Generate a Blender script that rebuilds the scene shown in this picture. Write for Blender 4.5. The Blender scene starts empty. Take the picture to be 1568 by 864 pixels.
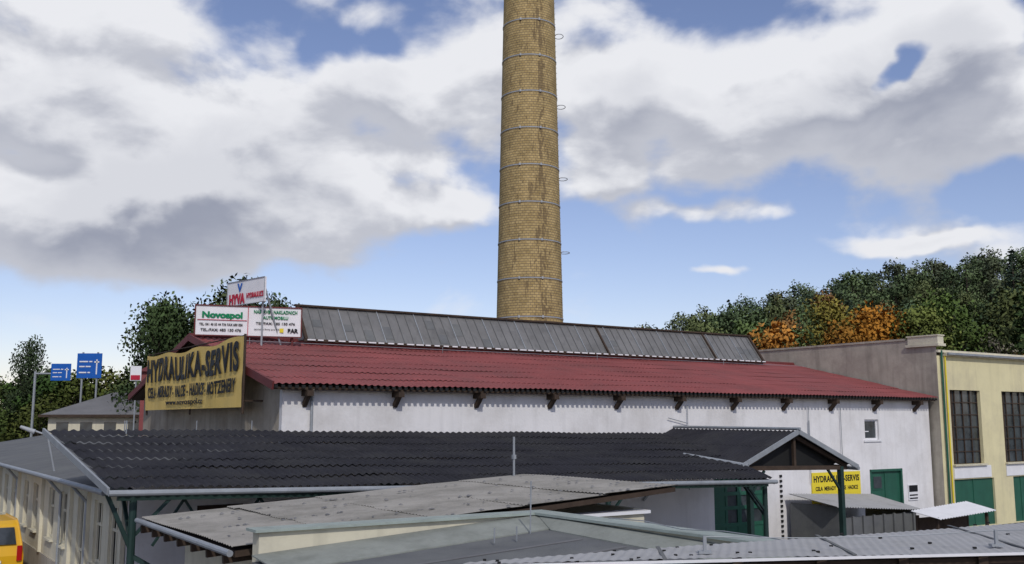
import bpy, math, random
from mathutils import Vector, Matrix, noise
R=random.Random(7)
ANG=math.radians(34.05)
scene=bpy.context.scene
COL=scene.collection

# ---------------------------------------------------------------- materials
def nn(nt,t,**k):
    n=nt.nodes.new(t)
    for a,b in k.items(): setattr(n,a,b)
    return n
def pm(name,base,rough=.8,var=.18,scale=1.2,bump=0.,bscale=30,streak=0.,spec=.25,metal=0.,dirt=None,dirtamt=.0,dscale=.6):
    m=bpy.data.materials.new(name); m.use_nodes=True
    nt=m.node_tree; L=nt.links; b=nt.nodes['Principled BSDF']
    b.inputs['Roughness'].default_value=rough; b.inputs['Metallic'].default_value=metal
    b.inputs['Specular IOR Level'].default_value=spec
    tc=nn(nt,'ShaderNodeTexCoord')
    n1=nn(nt,'ShaderNodeTexNoise'); n1.inputs['Scale'].default_value=scale; n1.inputs['Detail'].default_value=6; n1.inputs['Roughness'].default_value=.65
    L.new(tc.outputs['Object'],n1.inputs['Vector'])
    mr=nn(nt,'ShaderNodeMapRange'); mr.inputs[1].default_value=.3; mr.inputs[2].default_value=.7; mr.inputs[3].default_value=1-var; mr.inputs[4].default_value=1+var
    L.new(n1.outputs[0],mr.inputs[0])
    mul=nn(nt,'ShaderNodeVectorMath',operation='SCALE'); mul.inputs[0].default_value=base
    L.new(mr.outputs[0],mul.inputs['Scale']); out=mul.outputs[0]
    if dirt:
        n2=nn(nt,'ShaderNodeTexNoise'); n2.inputs['Scale'].default_value=dscale; n2.inputs['Detail'].default_value=8; n2.inputs['Roughness'].default_value=.7
        L.new(tc.outputs['Object'],n2.inputs['Vector'])
        r2=nn(nt,'ShaderNodeMapRange'); r2.inputs[1].default_value=.45; r2.inputs[2].default_value=.7; r2.inputs[3].default_value=0; r2.inputs[4].default_value=dirtamt
        L.new(n2.outputs[0],r2.inputs[0])
        mx=nn(nt,'ShaderNodeMix',data_type='RGBA'); L.new(r2.outputs[0],mx.inputs[0]); L.new(out,mx.inputs[6]); mx.inputs[7].default_value=(*dirt,1); out=mx.outputs[2]
    if streak:
        mp=nn(nt,'ShaderNodeMapping'); mp.inputs['Scale'].default_value=(2.2,2.2,.18); L.new(tc.outputs['Object'],mp.inputs['Vector'])
        n3=nn(nt,'ShaderNodeTexNoise'); n3.inputs['Scale'].default_value=1.6; n3.inputs['Detail'].default_value=6; L.new(mp.outputs[0],n3.inputs['Vector'])
        r3=nn(nt,'ShaderNodeMapRange'); r3.inputs[1].default_value=.5; r3.inputs[2].default_value=.75; r3.inputs[3].default_value=1; r3.inputs[4].default_value=1-streak
        L.new(n3.outputs[0],r3.inputs[0])
        m3=nn(nt,'ShaderNodeVectorMath',operation='SCALE'); L.new(out,m3.inputs[0]); L.new(r3.outputs[0],m3.inputs['Scale']); out=m3.outputs[0]
    L.new(out,b.inputs['Base Color'])
    if bump:
        n4=nn(nt,'ShaderNodeTexNoise'); n4.inputs['Scale'].default_value=bscale; n4.inputs['Detail'].default_value=4
        L.new(tc.outputs['Object'],n4.inputs['Vector'])
        bp=nn(nt,'ShaderNodeBump'); bp.inputs['Strength'].default_value=bump; bp.inputs['Distance'].default_value=.02
        L.new(n4.outputs[0],bp.inputs['Height']); L.new(bp.outputs[0],b.inputs['Normal'])
    return m
M={}
M['white']=pm('white_render',(.73,.72,.725),.9,.05,.8,.3,12,.10,dirt=(.45,.43,.41),dirtamt=.55,dscale=.45)
M['plaster']=pm('raw_plaster',(.36,.32,.26),.95,.2,1.1,.4,10,.25,dirt=(.2,.16,.12),dirtamt=.7)
M['yellow']=pm('yellow_render',(.70,.635,.39),.9,.06,.9,.2,14,.12,dirt=(.48,.43,.30),dirtamt=.55)
M['beige']=pm('beige_render',(.42,.385,.32),.9,.14,.9,.3,10,.3,dirt=(.22,.19,.165),dirtamt=.65)
M['cream']=pm('cream_render',(.62,.58,.45),.9,.08,.9,.3,12,.18,dirt=(.35,.33,.28),dirtamt=.5)
M['red']=pm('red_roof',(.245,.066,.064),.65,.16,.5,.1,20,0,.25,dirt=(.15,.062,.06),dirtamt=.65,dscale=.35)
M['redtrim']=pm('red_trim',(.13,.03,.03),.6,.2)
M['dark']=pm('dark_bitumen_sheet',(.027,.027,.033),.88,.25,1.0,.2,20,0,.12,dirt=(.055,.055,.053),dirtamt=.5)
M['greyroof']=pm('grey_felt_roof',(.30,.285,.26),.9,.14,1.0,.4,25,0,.2,dirt=(.14,.135,.115),dirtamt=.7,dscale=.8)
M['greyroof2']=pm('dark_felt_roof',(.125,.13,.135),.9,.14,1.5,.4,30,0,.2,dirt=(.19,.195,.185),dirtamt=.6)
M['fillet']=pm('green_grey_felt',(.26,.275,.25),.85,.12,2,.3,25,0,.2,dirt=(.13,.14,.12),dirtamt=.6,dscale=1.5)
M['flash']=pm('zinc_flashing',(.31,.36,.33),.6,.12,3,0,10,0,.4,.0,dirt=(.2,.22,.2),dirtamt=.6,dscale=2)
M['zinc']=pm('galvanised_steel',(.30,.32,.34),.5,.15,2,0,10,0,.5,.3)
M['lightsheet']=pm('fibre_cement_sheet',(.38,.38,.385),.88,.12,1.5,.2,30,0,.2,dirt=(.22,.22,.21),dirtamt=.7,dscale=1.5)
M['glaz']=pm('wired_glass',(.165,.163,.16),.4,.15,.7,.0,10,.3,.45,dirt=(.10,.098,.092),dirtamt=.7,dscale=.5)
M['wood']=pm('dark_wood',(.055,.038,.028),.85,.3,3)
M['black']=pm('black_paint',(.015,.015,.015),.7,.2)
M['green']=pm('green_paint',(.02,.10,.065),.5,.15,1.5,0,10,.15,.4)
M['dgreen']=pm('dark_green_steel',(.018,.04,.036),.5,.2)
M['glass']=pm('dark_glass',(.045,.055,.062),.12,.6,1.3,0,10,0,.8)
M['whitepaint']=pm('white_paint',(.74,.74,.76),.5,.06,2)
M['signyellow']=pm('yellow_sign',(.75,.60,.04),.5,.04,1)
M['banner']=pm('yellow_banner_fabric',(.64,.46,.14),.7,.08,1.2,.2,4,.1)
M['txt']=pm('black_lettering',(.012,.012,.014),.6,.1)
M['txtg']=pm('green_lettering',(.0,.20,.08),.6,.1)
M['txtr']=pm('red_lettering',(.45,.02,.05),.6,.1)
M['blue']=pm('blue_road_sign',(.01,.10,.42),.5,.08)
M['vany']=pm('yellow_car_paint',(.72,.40,.012),.3,.03,1,0,10,0,.6)
M['tyre']=pm('rubber',(.02,.02,.02),.9,.1)
M['redlamp']=pm('tail_lamp',(.4,.01,.01),.3,.1)
M['steel']=pm('steel_band',(.34,.36,.38),.5,.15,4)
M['hedge']=pm('grey_house_roof',(.15,.15,.155),.8,.15,1)

def ground_mat():
    m=bpy.data.materials.new('ground'); m.use_nodes=True; nt=m.node_tree; L=nt.links; b=nt.nodes['Principled BSDF']; b.inputs['Roughness'].default_value=.95
    geo=nn(nt,'ShaderNodeNewGeometry')
    n=nn(nt,'ShaderNodeTexNoise'); n.inputs['Scale'].default_value=.35; n.inputs['Detail'].default_value=8; L.new(geo.outputs['Position'],n.inputs['Vector'])
    c1=nn(nt,'ShaderNodeMix',data_type='RGBA'); c1.inputs[6].default_value=(.07,.07,.068,1); c1.inputs[7].default_value=(.13,.12,.11,1); L.new(n.outputs[0],c1.inputs[0])
    c2=nn(nt,'ShaderNodeMix',data_type='RGBA'); c2.inputs[6].default_value=(.035,.06,.018,1); c2.inputs[7].default_value=(.08,.10,.03,1); L.new(n.outputs[0],c2.inputs[0])
    sep=nn(nt,'ShaderNodeSeparateXYZ'); L.new(geo.outputs['Position'],sep.inputs[0])
    mr=nn(nt,'ShaderNodeMapRange'); mr.inputs[1].default_value=66; mr.inputs[2].default_value=70; L.new(sep.outputs[1],mr.inputs[0])
    c3=nn(nt,'ShaderNodeMix',data_type='RGBA'); L.new(mr.outputs[0],c3.inputs[0]); L.new(c1.outputs[2],c3.inputs[6]); L.new(c2.outputs[2],c3.inputs[7])
    L.new(c3.outputs[2],b.inputs['Base Color']); return m
def brick_mat():
    m=bpy.data.materials.new('yellow_brick'); m.use_nodes=True; nt=m.node_tree; L=nt.links; b=nt.nodes['Principled BSDF']; b.inputs['Roughness'].default_value=.9; b.inputs['Specular IOR Level'].default_value=.15
    tc=nn(nt,'ShaderNodeTexCoord')
    br=nn(nt,'ShaderNodeTexBrick'); br.inputs['Scale'].default_value=1; br.inputs['Brick Width'].default_value=.34; br.inputs['Row Height'].default_value=.15
    br.inputs['Mortar Size'].default_value=.018; br.inputs['Color1'].default_value=(.48,.36,.165,1); br.inputs['Color2'].default_value=(.36,.26,.11,1); br.inputs['Mortar'].default_value=(.18,.14,.09,1); br.inputs['Bias'].default_value=-.1
    L.new(tc.outputs['UV'],br.inputs['Vector'])
    n=nn(nt,'ShaderNodeTexNoise'); n.inputs['Scale'].default_value=.9; n.inputs['Detail'].default_value=8; L.new(tc.outputs['UV'],n.inputs['Vector'])
    r=nn(nt,'ShaderNodeMapRange'); r.inputs[1].default_value=.3; r.inputs[2].default_value=.7; r.inputs[3].default_value=.8; r.inputs[4].default_value=1.15; L.new(n.outputs[0],r.inputs[0])
    s=nn(nt,'ShaderNodeVectorMath',operation='SCALE'); L.new(br.outputs[0],s.inputs[0]); L.new(r.outputs[0],s.inputs['Scale'])
    mp=nn(nt,'ShaderNodeMapping'); mp.inputs['Scale'].default_value=(1.7,.6,1); L.new(tc.outputs['UV'],mp.inputs['Vector'])
    n2=nn(nt,'ShaderNodeTexNoise'); n2.inputs['Scale'].default_value=1.7; n2.inputs['Detail'].default_value=6; n2.inputs['Distortion'].default_value=1.0; L.new(mp.outputs[0],n2.inputs['Vector'])
    sp=nn(nt,'ShaderNodeSeparateXYZ'); L.new(tc.outputs['UV'],sp.inputs[0])
    d=nn(nt,'ShaderNodeMath',operation='SUBTRACT'); L.new(sp.outputs[0],d.inputs[0]); d.inputs[1].default_value=9.6
    ab=nn(nt,'ShaderNodeMath',operation='ABSOLUTE'); L.new(d.outputs[0],ab.inputs[0])
    r3=nn(nt,'ShaderNodeMapRange'); r3.inputs[1].default_value=.05; r3.inputs[2].default_value=.8; r3.inputs[3].default_value=.15; r3.inputs[4].default_value=0; L.new(ab.outputs[0],r3.inputs[0])
    ad=nn(nt,'ShaderNodeMath',operation='ADD'); L.new(n2.outputs[0],ad.inputs[0]); L.new(r3.outputs[0],ad.inputs[1])
    r2=nn(nt,'ShaderNodeMapRange'); r2.inputs[1].default_value=.60; r2.inputs[2].default_value=.67; r2.inputs[3].default_value=0; r2.inputs[4].default_value=.65; L.new(ad.outputs[0],r2.inputs[0])
    mx=nn(nt,'ShaderNodeMix',data_type='RGBA'); L.new(r2.outputs[0],mx.inputs[0]); L.new(s.outputs[0],mx.inputs[6]); mx.inputs[7].default_value=(.12,.085,.05,1)
    L.new(mx.outputs[2],b.inputs['Base Color'])
    bp=nn(nt,'ShaderNodeBump'); bp.inputs['Strength'].default_value=.4; bp.inputs['Distance'].default_value=.02; bp.invert=True
    L.new(br.outputs['Fac'],bp.inputs['Height']); L.new(bp.outputs[0],b.inputs['Normal'])
    return m
M['ground']=ground_mat(); M['brick']=brick_mat()
def leaf_mat():
    m=bpy.data.materials.new('foliage'); m.use_nodes=True; nt=m.node_tree; L=nt.links; b=nt.nodes['Principled BSDF']
    b.inputs['Roughness'].default_value=.8; b.inputs['Specular IOR Level'].default_value=.08
    oi=nn(nt,'ShaderNodeObjectInfo'); at=nn(nt,'ShaderNodeAttribute'); at.attribute_name='tone'
    s=nn(nt,'ShaderNodeVectorMath',operation='MULTIPLY'); L.new(oi.outputs['Color'],s.inputs[0]); L.new(at.outputs['Color'],s.inputs[1])
    L.new(s.outputs[0],b.inputs['Base Color'])
    return m
M['leaf']=leaf_mat(); M['bark']=pm('bark',(.06,.048,.038),.95,.3,2)

# ---------------------------------------------------------------- mesh helpers
class MB:
    def __init__(s): s.v=[]; s.f=[]
    def add(s,vs,fs):
        o=len(s.v); s.v+= [tuple(p) for p in vs]; s.f+=[tuple(i+o for i in f) for f in fs]; return s
    def box(s,x0,x1,y0,y1,z0,z1):
        return s.add([(x0,y0,z0),(x1,y0,z0),(x1,y1,z0),(x0,y1,z0),(x0,y0,z1),(x1,y0,z1),(x1,y1,z1),(x0,y1,z1)],
            [(0,3,2,1),(4,5,6,7),(0,1,5,4),(1,2,6,5),(2,3,7,6),(3,0,4,7)])
    def poly(s,pts): return s.add(pts,[tuple(range(len(pts)))])
    def slab(s,pts,t):
        n=len(pts); lo=[(p[0],p[1],p[2]-t) for p in pts]
        return s.add(list(pts)+lo,[tuple(range(n)),tuple(range(2*n-1,n-1,-1))]+[(i,i+n,(i+1)%n+n,(i+1)%n) for i in range(n)])
    def beam(s,p,q,w,h):
        p,q=Vector(p),Vector(q); d=(q-p).normalized()
        a=d.cross(Vector((0,0,1)))
        if a.length<.01: a=Vector((1,0,0))
        a.normalize(); b=a.cross(d).normalized(); a*=w/2; b*=h/2
        return s.add([p-a-b,p+a-b,p+a+b,p-a+b,q-a-b,q+a-b,q+a+b,q-a+b],[(0,1,2,3),(7,6,5,4),(0,4,5,1),(1,5,6,2),(2,6,7,3),(3,7,4,0)])
    def tube(s,p,q,r,n=10,r2=None):
        p,q=Vector(p),Vector(q); d=(q-p).normalized(); a=d.orthogonal().normalized(); b=d.cross(a); r2=r if r2 is None else r2
        vs=[p+(a*math.cos(t)+b*math.sin(t))*r for t in [2*math.pi*i/n for i in range(n)]]+[q+(a*math.cos(t)+b*math.sin(t))*r2 for t in [2*math.pi*i/n for i in range(n)]]
        return s.add(vs,[(i,(i+1)%n,(i+1)%n+n,i+n) for i in range(n)]+[tuple(range(n-1,-1,-1)),tuple(range(n,2*n))])
    def corr(s,p00,p10,p01,p11,period,rows,amp,lap=.02,seg=6,irr=.0,step=0):
        p00,p10,p01,p11=map(Vector,(p00,p10,p01,p11)); L=(p10-p00).length; nw=max(1,round(L/period)); ns=nw*seg
        nrm=(p10-p00).cross(p01-p00).normalized()
        if nrm.z<0: nrm=-nrm
        rr=random.Random(int(L*100)); sheet=5
        offs=[[rr.uniform(-1,1) for _ in range(nw//sheet+2)] for _ in range(rows)]
        for r in range(rows):
            t0,t1=r/rows-(.01 if r else 0),(r+1)/rows
            vs=[]
            for (t,l) in ((t0,lap),((t0+t1)/2,lap*.5),(t1,0)):
                for i in range(ns+1):
                    a=i/ns; o=offs[r][i//seg//sheet]
                    tt=t+(o*step/rows if (r and t==t0) else 0)
                    p=(p00*(1-a)+p10*a)*(1-tt)+(p01*(1-a)+p11*a)*tt
                    q=noise.noise(Vector((a*L*.35,tt*5,r*.3)))*irr
                    vs.append(p+nrm*(amp*math.cos(2*math.pi*i/seg)+l+q+o*irr*.1))
            n=ns+1
            s.add(vs,[(j*n+i,j*n+i+1,(j+1)*n+i+1,(j+1)*n+i) for j in range(2) for i in range(ns)])
        return s
    def wall(s,f,a0,a1,b0,b1,ops,depth):
        A=sorted(set([a0,a1]+[o[0] for o in ops]+[o[1] for o in ops])); B=sorted(set([b0,b1]+[o[2] for o in ops]+[o[3] for o in ops]))
        for i in range(len(A)-1):
            for j in range(len(B)-1):
                ca,cb=(A[i]+A[i+1])/2,(B[j]+B[j+1])/2
                if any(o[0]<ca<o[1] and o[2]<cb<o[3] for o in ops): continue
                s.poly([f(A[i],B[j],0),f(A[i+1],B[j],0),f(A[i+1],B[j+1],0),f(A[i],B[j+1],0)])
        for o in ops:
            c=[(o[0],o[2]),(o[1],o[2]),(o[1],o[3]),(o[0],o[3])]
            for k in range(4):
                p,q=c[k],c[(k+1)%4]; s.poly([f(*p,0),f(*q,0),f(*q,depth),f(*p,depth)])
        return s
    def make(s,name,mat,parent=None,smooth=False,bevel=0):
        me=bpy.data.meshes.new(name); me.from_pydata(s.v,[],s.f); me.materials.append(M[mat] if isinstance(mat,str) else mat); me.update()
        if smooth:
            for p in me.polygons: p.use_smooth=True
        o=bpy.data.objects.new(name,me); COL.objects.link(o)
        if parent: o.parent=parent
        if bevel:
            b=o.modifiers.new('b','BEVEL'); b.width=bevel; b.segments=2
        return o
def empty(name,rot=True,loc=(0,0,0)):
    e=bpy.data.objects.new(name,None); COL.objects.link(e); e.location=loc
    if rot: e.rotation_euler=(0,0,ANG)
    e.empty_display_size=.1
    return e
def text(body,name,parent,c,xd,w,h,mat,warp=None,bold=.02,space=1.0):
    cu=bpy.data.curves.new(name,'FONT'); cu.body=body; cu.align_x='CENTER'; cu.align_y='CENTER'; cu.extrude=.01; cu.offset=bold; cu.space_character=space
    o=bpy.data.objects.new(name,cu); COL.objects.link(o)
    bpy.context.view_layer.update()
    dg=bpy.context.evaluated_depsgraph_get(); me=bpy.data.meshes.new_from_object(o.evaluated_get(dg))
    bpy.data.objects.remove(o)
    xs=[v.co.x for v in me.vertices]; ys=[v.co.y for v in me.vertices]
    cx,cy=(min(xs)+max(xs))/2,(min(ys)+max(ys))/2; sx,sy=w/(max(xs)-min(xs)),h/(max(ys)-min(ys))
    xd=Vector(xd).normalized(); n=xd.cross(Vector((0,0,1))); c=Vector(c)
    for v in me.vertices:
        p=c+xd*((v.co.x-cx)*sx)+Vector((0,0,1))*((v.co.y-cy)*sy)+n*(v.co.z*.5)
        if warp: p=warp(p)
        v.co=p
    me.materials.clear(); me.materials.append(M[mat])
    ob=bpy.data.objects.new(name,me); COL.objects.link(ob); ob.parent=parent
    return ob

# ---------------------------------------------------------------- ground
def ss(a,b,x):
    t=max(0,min(1,(x-a)/(b-a))); return t*t*(3-2*t)
def hill(X,Y):
    h=27*ss(-25,115,X)*ss(95,230,Y)+2.5*ss(10,40,X)*ss(120,200,Y)
    h+=2.5*noise.noise(Vector((X*.025,Y*.02,0)))*ss(90,140,Y)
    return h
xs=[-3000,-1500,-800,-400]+[-250+10*i for i in range(51)]+[400,800,1500,3000]
ys=[-600,-200,-50]+[10*i for i in range(41)]+[500,700,1000,1800,4000]
g=MB(); nx=len(xs)
g.v=[(x,y,hill(x,y)-.02) for y in ys for x in xs]
g.f=[(j*nx+i,j*nx+i+1,(j+1)*nx+i+1,(j+1)*nx+i) for j in range(len(ys)-1) for i in range(nx-1)]
g.make('ground','ground',smooth=True)

# ---------------------------------------------------------------- main workshop
B=empty('workshop_building')
VW=27.9; U0,U1=10.75,42.6
fr=lambda a,b,d:(a,VW+d,b)
win=(37.75,38.75,4.15,5.05)
gate=(28.3,31.2,0.05,2.75); door=(37.95,40.3,0.05,2.85)
MB().wall(fr,U0,U1,0,5.98,[win,gate,door],.22).make('front_wall','white',B)
w=MB(); w.poly([(U0,VW,0),(U0,44,0),(U0,44,5.95),(U0,35.85,7.85),(U0,VW,5.98)]); w.poly([(U0,44,0),(U1,44,0),(U1,44,5.95),(U0,44,5.95)])
w.make('gable_wall','plaster',B)
MB().box(U0-.03,U0+.9,VW-.02,VW+.2,0,5.9).make('white_corner','white',B)
rf=MB()
rf.corr((10.2,27.38,6.05),(42.62,27.38,6.05),(10.2,35.85,8.0),(42.62,35.85,8.0),.21,8,.020,.016,6,.035,.03)
rf.corr((10.2,44.4,6.02),(42.62,44.4,6.02),(10.2,35.85,8.0),(42.62,35.85,8.0),.21,7,.020,.02,4)
rf.make('red_roof','red',B,smooth=True)
tr=MB(); tr.beam((10.2,27.3,6.0),(10.2,35.85,7.97),.06,.24); tr.beam((10.2,44.4,5.97),(10.2,35.85,7.97),.06,.24)
tr.tube((10.2,35.85,8.02),(42.6,35.85,8.02),.1)
tr.make('red_trim','redtrim',B)
sf=MB(); sf.slab([(10.3,27.5,5.98),(42.6,27.5,5.98),(42.6,35.85,7.9),(10.3,35.85,7.9)],.08); sf.slab([(10.3,35.85,7.9),(42.6,35.85,7.9),(42.6,44.3,5.94),(10.3,44.3,5.94)],.08)
for k in range(11):
    u=11.4+3*k
    sf.box(u-.1,u+.1,27.42,28.0,5.72,5.9); sf.beam((u,27.55,5.78),(u,27.88,5.45),.13,.13)
sf.make('rafters_and_soffit','wood',B)
gt=MB(); 
for i in range(154):
    u=10.3+i*.21
    gt.box(u-.035,u+.07,27.35,27.40,5.94,6.03)
gt.make('eave_tile_ends','black',B)
x=MB(); a,b,c,d=win
x.box(a,b,VW+.1,VW+.16,c,c+.08); x.box(a,b,VW+.1,VW+.16,d-.08,d); x.box(a,a+.08,VW+.1,VW+.16,c+.08,d-.08); x.box(b-.08,b,VW+.1,VW+.16,c+.08,d-.08); x.box(a-.12,b+.12,VW-.06,VW+.1,c-.08,c-.002)
x.box(a+.08,a+.42,VW+.115,VW+.15,c+.35,c+.39)
x.make('window_frame','whitepaint',B); MB().poly([(a,VW+.14,c),(b,VW+.14,c),(b,VW+.14,d),(a,VW+.14,d)]).make('window_glass','glass',B)
x=MB(); a,b,c,d=gate
for uu in [a+.05,a+.75,a+1.42,a+1.52,a+2.15,b-.05]: x.box(uu-.06,uu+.06,VW+.08,VW+.16,c,d)
for zz in [c+.08,.95,1.6,2.15,d-.08]: x.box(a,b,VW+.07,VW+.15,zz-.07,zz+.07)
x.box(a,b,VW+.1,VW+.14,c,.9); x.box(a,a+.7,VW+.1,VW+.14,.9,2.7); x.box(a+2.15,b,VW+.1,VW+.14,1.6,2.15)
x.make('green_gate','green',B); MB().poly([(a,VW+.135,c),(b,VW+.135,c),(b,VW+.135,d),(a,VW+.135,d)]).make('gate_glass','glass',B)
x=MB(); a,b,c,d=door
x.box(a,b,VW+.1,VW+.18,c,d); x.box(a+.25,a+.95,VW+.07,VW+.1,1.95,2.6); x.box((a+b)/2-.03,(a+b)/2+.03,VW+.07,VW+.1,c,d)
for uu in (a,b-.1): x.box(uu,uu+.1,VW-.02,VW+.1,c,d)
x.box(a,b,VW-.02,VW+.1,d-.1,d)
x.make('green_door','green',B); MB().box(a+.32,a+.88,VW+.05,VW+.07,2.02,2.53).make('door_glass','glass',B)
x=MB(); 
for i in range(14): x.box(32.05,32.17,VW-.05,VW-.003,.1+i*.2,.2+i*.2)
x.make('striped_edge_marking','black',B)
x=MB(); x.tube((11.6,VW-.12,0),(11.6,VW-.12,5.6),.045); x.tube((11.6,VW-.12,5.6),(11.5,27.5,5.9),.045)
x.tube((33.9,VW-.1,3.2),(33.9,VW-.1,5.0),.03)
for uu in (33.9,36.0,26.9): x.tube((uu,VW-.1,2.4),(uu,VW-.1,5.6),.015)
x.tube((26.9,VW-.1,4.9),(25.9,VW-.1,5.1),.015)
x.beam((24.6,VW-.08,2.1),(25.7,VW-.08,3.0),.05,.06)
x.make('downpipes','zinc',B)
# roof monitor
m=MB(); mu0,mu1=14.3,39.3
za,zb=8.02,9.38
m.poly([(mu0,35.0,za),(mu1,35.0,za),(mu1,36.0,zb),(mu0,36.0,zb)]); m.poly([(mu0,37.0,za),(mu1,37.0,za),(mu1,36.0,zb),(mu0,36.0,zb)])
m.poly([(mu0,35,za),(mu0,37,za),(mu0,36,zb)]); m.poly([(mu1,35,za),(mu1,37,za),(mu1,36,zb)])
m.make('monitor_glazing','glaz',B)
m=MB(); m2=MB(); uu=mu0; k=0
while uu<=mu1+.01:
    if k%4==0: m.beam((uu,34.98,za),(uu,35.97,zb),.035,.05)
    m2.beam((uu,34.99,za),(uu,35.98,zb),.018,.03); m.beam((uu,37.02,za),(uu,36.03,zb),.03,.05); uu+=.42; k+=1
m.make('glazing_bars','zinc',B); m2.make('thin_glazing_bars','greyroof2',B)
m=MB(); k=0; uu=mu0
while uu<mu1-.42:
    if R.random()<.22:
        t0=R.uniform(0,.6); t1=min(1,t0+R.uniform(.2,.5))
        m.poly([(uu+.03,34.985+t0,za+1.36*t0),(uu+.39,34.985+t0,za+1.36*t0),(uu+.39,34.985+t1,za+1.36*t1),(uu+.03,34.985+t1,za+1.36*t1)])
    uu+=.42
m.make('replaced_panes','greyroof2',B)
m=MB(); m.beam((mu0-.1,35.98,zb+.03),(mu1+.1,35.98,zb+.03),.2,.07); m.beam((mu0-.1,34.95,za-.03),(mu1+.1,34.95,za-.03),.1,.1); m.beam((mu0,34.95,za),(mu0,35.97,zb),.12,.1); m.beam((mu1,34.95,za),(mu1,35.97,zb),.12,.1)
for uu in (29.0,35.9): m.beam((uu,34.95,za),(uu,35.97,zb),.08,.08)
m.make('monitor_frame','wood',B)
m=MB(); m.box(mu0,mu1,35.0,37.0,7.3,8.0); m.make('monitor_kerb','redtrim',B)
m=MB(); uu=mu0
while uu<mu1: m.box(uu,uu+.42*R.uniform(.5,.8),34.82,34.86,7.98,8.03); uu+=.42
m.make('monitor_flashing','whitepaint',B)
m=MB()
for uu in (12,20,28,36): m.tube((uu,34.6,7.7),(uu,34.6,7.95),.01,5)
m.tube((11,34.5,7.83),(42,34.5,7.83),.01,5); m.make('lightning_wire','zinc',B)
# yellow hall at the right
Y=empty('yellow_hall')
yf=lambda a,b,d:(a,27.4+d,b)
HU=42.72
wins=[(43.6+4.45*k,46.15+4.45*k,2.95,6.45) for k in range(6)]; doors=[(43.55+4.45*k,46.9+4.45*k,.05,2.25) for k in range(6) if k!=1]+[(48.6,50.2,.05,2.25)]
MB().wall(yf,HU,75,0,8.05,wins+doors,.3).make('front_wall','yellow',Y)
s=MB(); s.poly([(HU,27.4,0),(HU,70,0),(HU,70,8.85),(HU,29.4,8.85),(HU,28.9,8.85),(HU,27.4,8.85)]); s.make('side_wall','beige',Y)
s=MB(); s.box(HU-.05,HU+.3,29.0,70,8.85,8.95); s.make('side_coping','beige',Y)
s=MB(); s.box(HU-.12,HU+.5,27.2,28.95,8.5,8.62); s.box(HU-.06,HU+.42,27.26,28.85,8.62,8.98); s.box(HU-.1,HU+.46,27.22,28.9,8.98,9.04); s.box(HU+.5,75,27.2,27.7,8.05,8.2); s.box(HU+.01,75,27.3,27.9,8.2,8.32); s.make('cornice','cream',Y)
s=MB(); s.box(HU+.52,75,27.1,27.2,8.1,8.2); s.make('gutter','zinc',Y)
s=MB(); s.box(HU+.3,75,27.9,70,8.1,8.2); s.make('flat_roof','greyroof',Y)
s=MB(); s.tube((HU+.25,27.3,0),(HU+.25,27.3,8.3),.05); s.make('downpipe','green',Y)
s=MB(); s.tube((HU+.55,27.32,0),(HU+.55,27.32,8.1),.035); s.make('cable_conduit','signyellow',Y)
s=MB(); gl=MB(); bl=MB(); wh=MB(); gd=MB()
for (a,b,c,d) in wins:
    gl.poly([(a,27.62,c),(b,27.62,c),(b,27.62,d),(a,27.62,d)])
    for t in range(5): uu=a+(b-a)*t/4; bl.box(uu-.025,uu+.025,27.56,27.61,c,d)
    for t in range(7): zz=c+(d-c)*t/6; bl.box(a,b,27.565,27.605,zz-.022,zz+.022)
    bl.box(a,a+(b-a)*.2,27.60,27.613,c,d)
    s.box(a-.08,b+.08,27.25,27.5,c-.08,c-.003)
    wh.box(a-.05,b+.5,27.36,27.397,2.3,2.86)
for (a,b,c,d) in doors:
    gd.box(a,b,27.5,27.58,c,d); gd.box((a+b)/2-.03,(a+b)/2+.03,27.47,27.5,c,d)
gl.make('window_glass','glass',Y); bl.make('window_bars','wood',Y); s.make('sills','cream',Y); wh.make('white_lintels','whitepaint',Y); gd.make('green_doors','green',Y)

# ---------------------------------------------------------------- chimney
C=empty('brick_chimney',False,(1.05,58,0))
def cr(z): return 2.19-.0206*z
n=64; zs=[0]+[1+i*1.0 for i in range(46)]
me=bpy.data.meshes.new('shaft'); vs=[];fs=[]
for z in zs:
    for i in range(n+1):
        t=-math.pi/2+2*math.pi*i/n-math.pi; vs.append((cr(z)*math.cos(t),cr(z)*math.sin(t),z))
for j in range(len(zs)-1):
    for i in range(n): fs.append((j*(n+1)+i,j*(n+1)+i+1,(j+1)*(n+1)+i+1,(j+1)*(n+1)+i))
me.from_pydata(vs,[],fs); uvl=me.uv_layers.new(name='UVMap')
for p in me.polygons:
    p.use_smooth=True
    for li in p.loop_indices:
        vi=me.loops[li].vertex_index; j,i=divmod(vi,n+1); uvl.data[li].uv=(i/n*17.0/1.0,zs[j])
me.materials.append(M['brick']); o=bpy.data.objects.new('shaft',me); COL.objects.link(o); o.parent=C
bd=MB()
z=1.9
while z<46:
    r=cr(z)+.01
    vs=[];fs=[]
    for i in range(n):
        t=2*math.pi*i/n
        for (rr,dz) in ((r,-.03),(r+.02,-.03),(r+.02,.03),(r,.03)): vs.append((rr*math.cos(t),rr*math.sin(t),z+dz))
    for i in range(n):
        for k in range(4): a0=i*4+k; a1=i*4+(k+1)%4; b0=((i+1)%n)*4+k; b1=((i+1)%n)*4+(k+1)%4; fs.append((a0,b0,b1,a1))
    bd.add(vs,fs)
    for t in (-1.9,-1.2,2.6): bd.box((r+.03)*math.cos(t)-.05,(r+.03)*math.cos(t)+.05,(r+.03)*math.sin(t)-.05,(r+.03)*math.sin(t)+.05,z-.07,z+.07)
    z+=2.25
bd.make('steel_bands','steel',C)
lad=MB()
z=14.9-9
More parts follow.
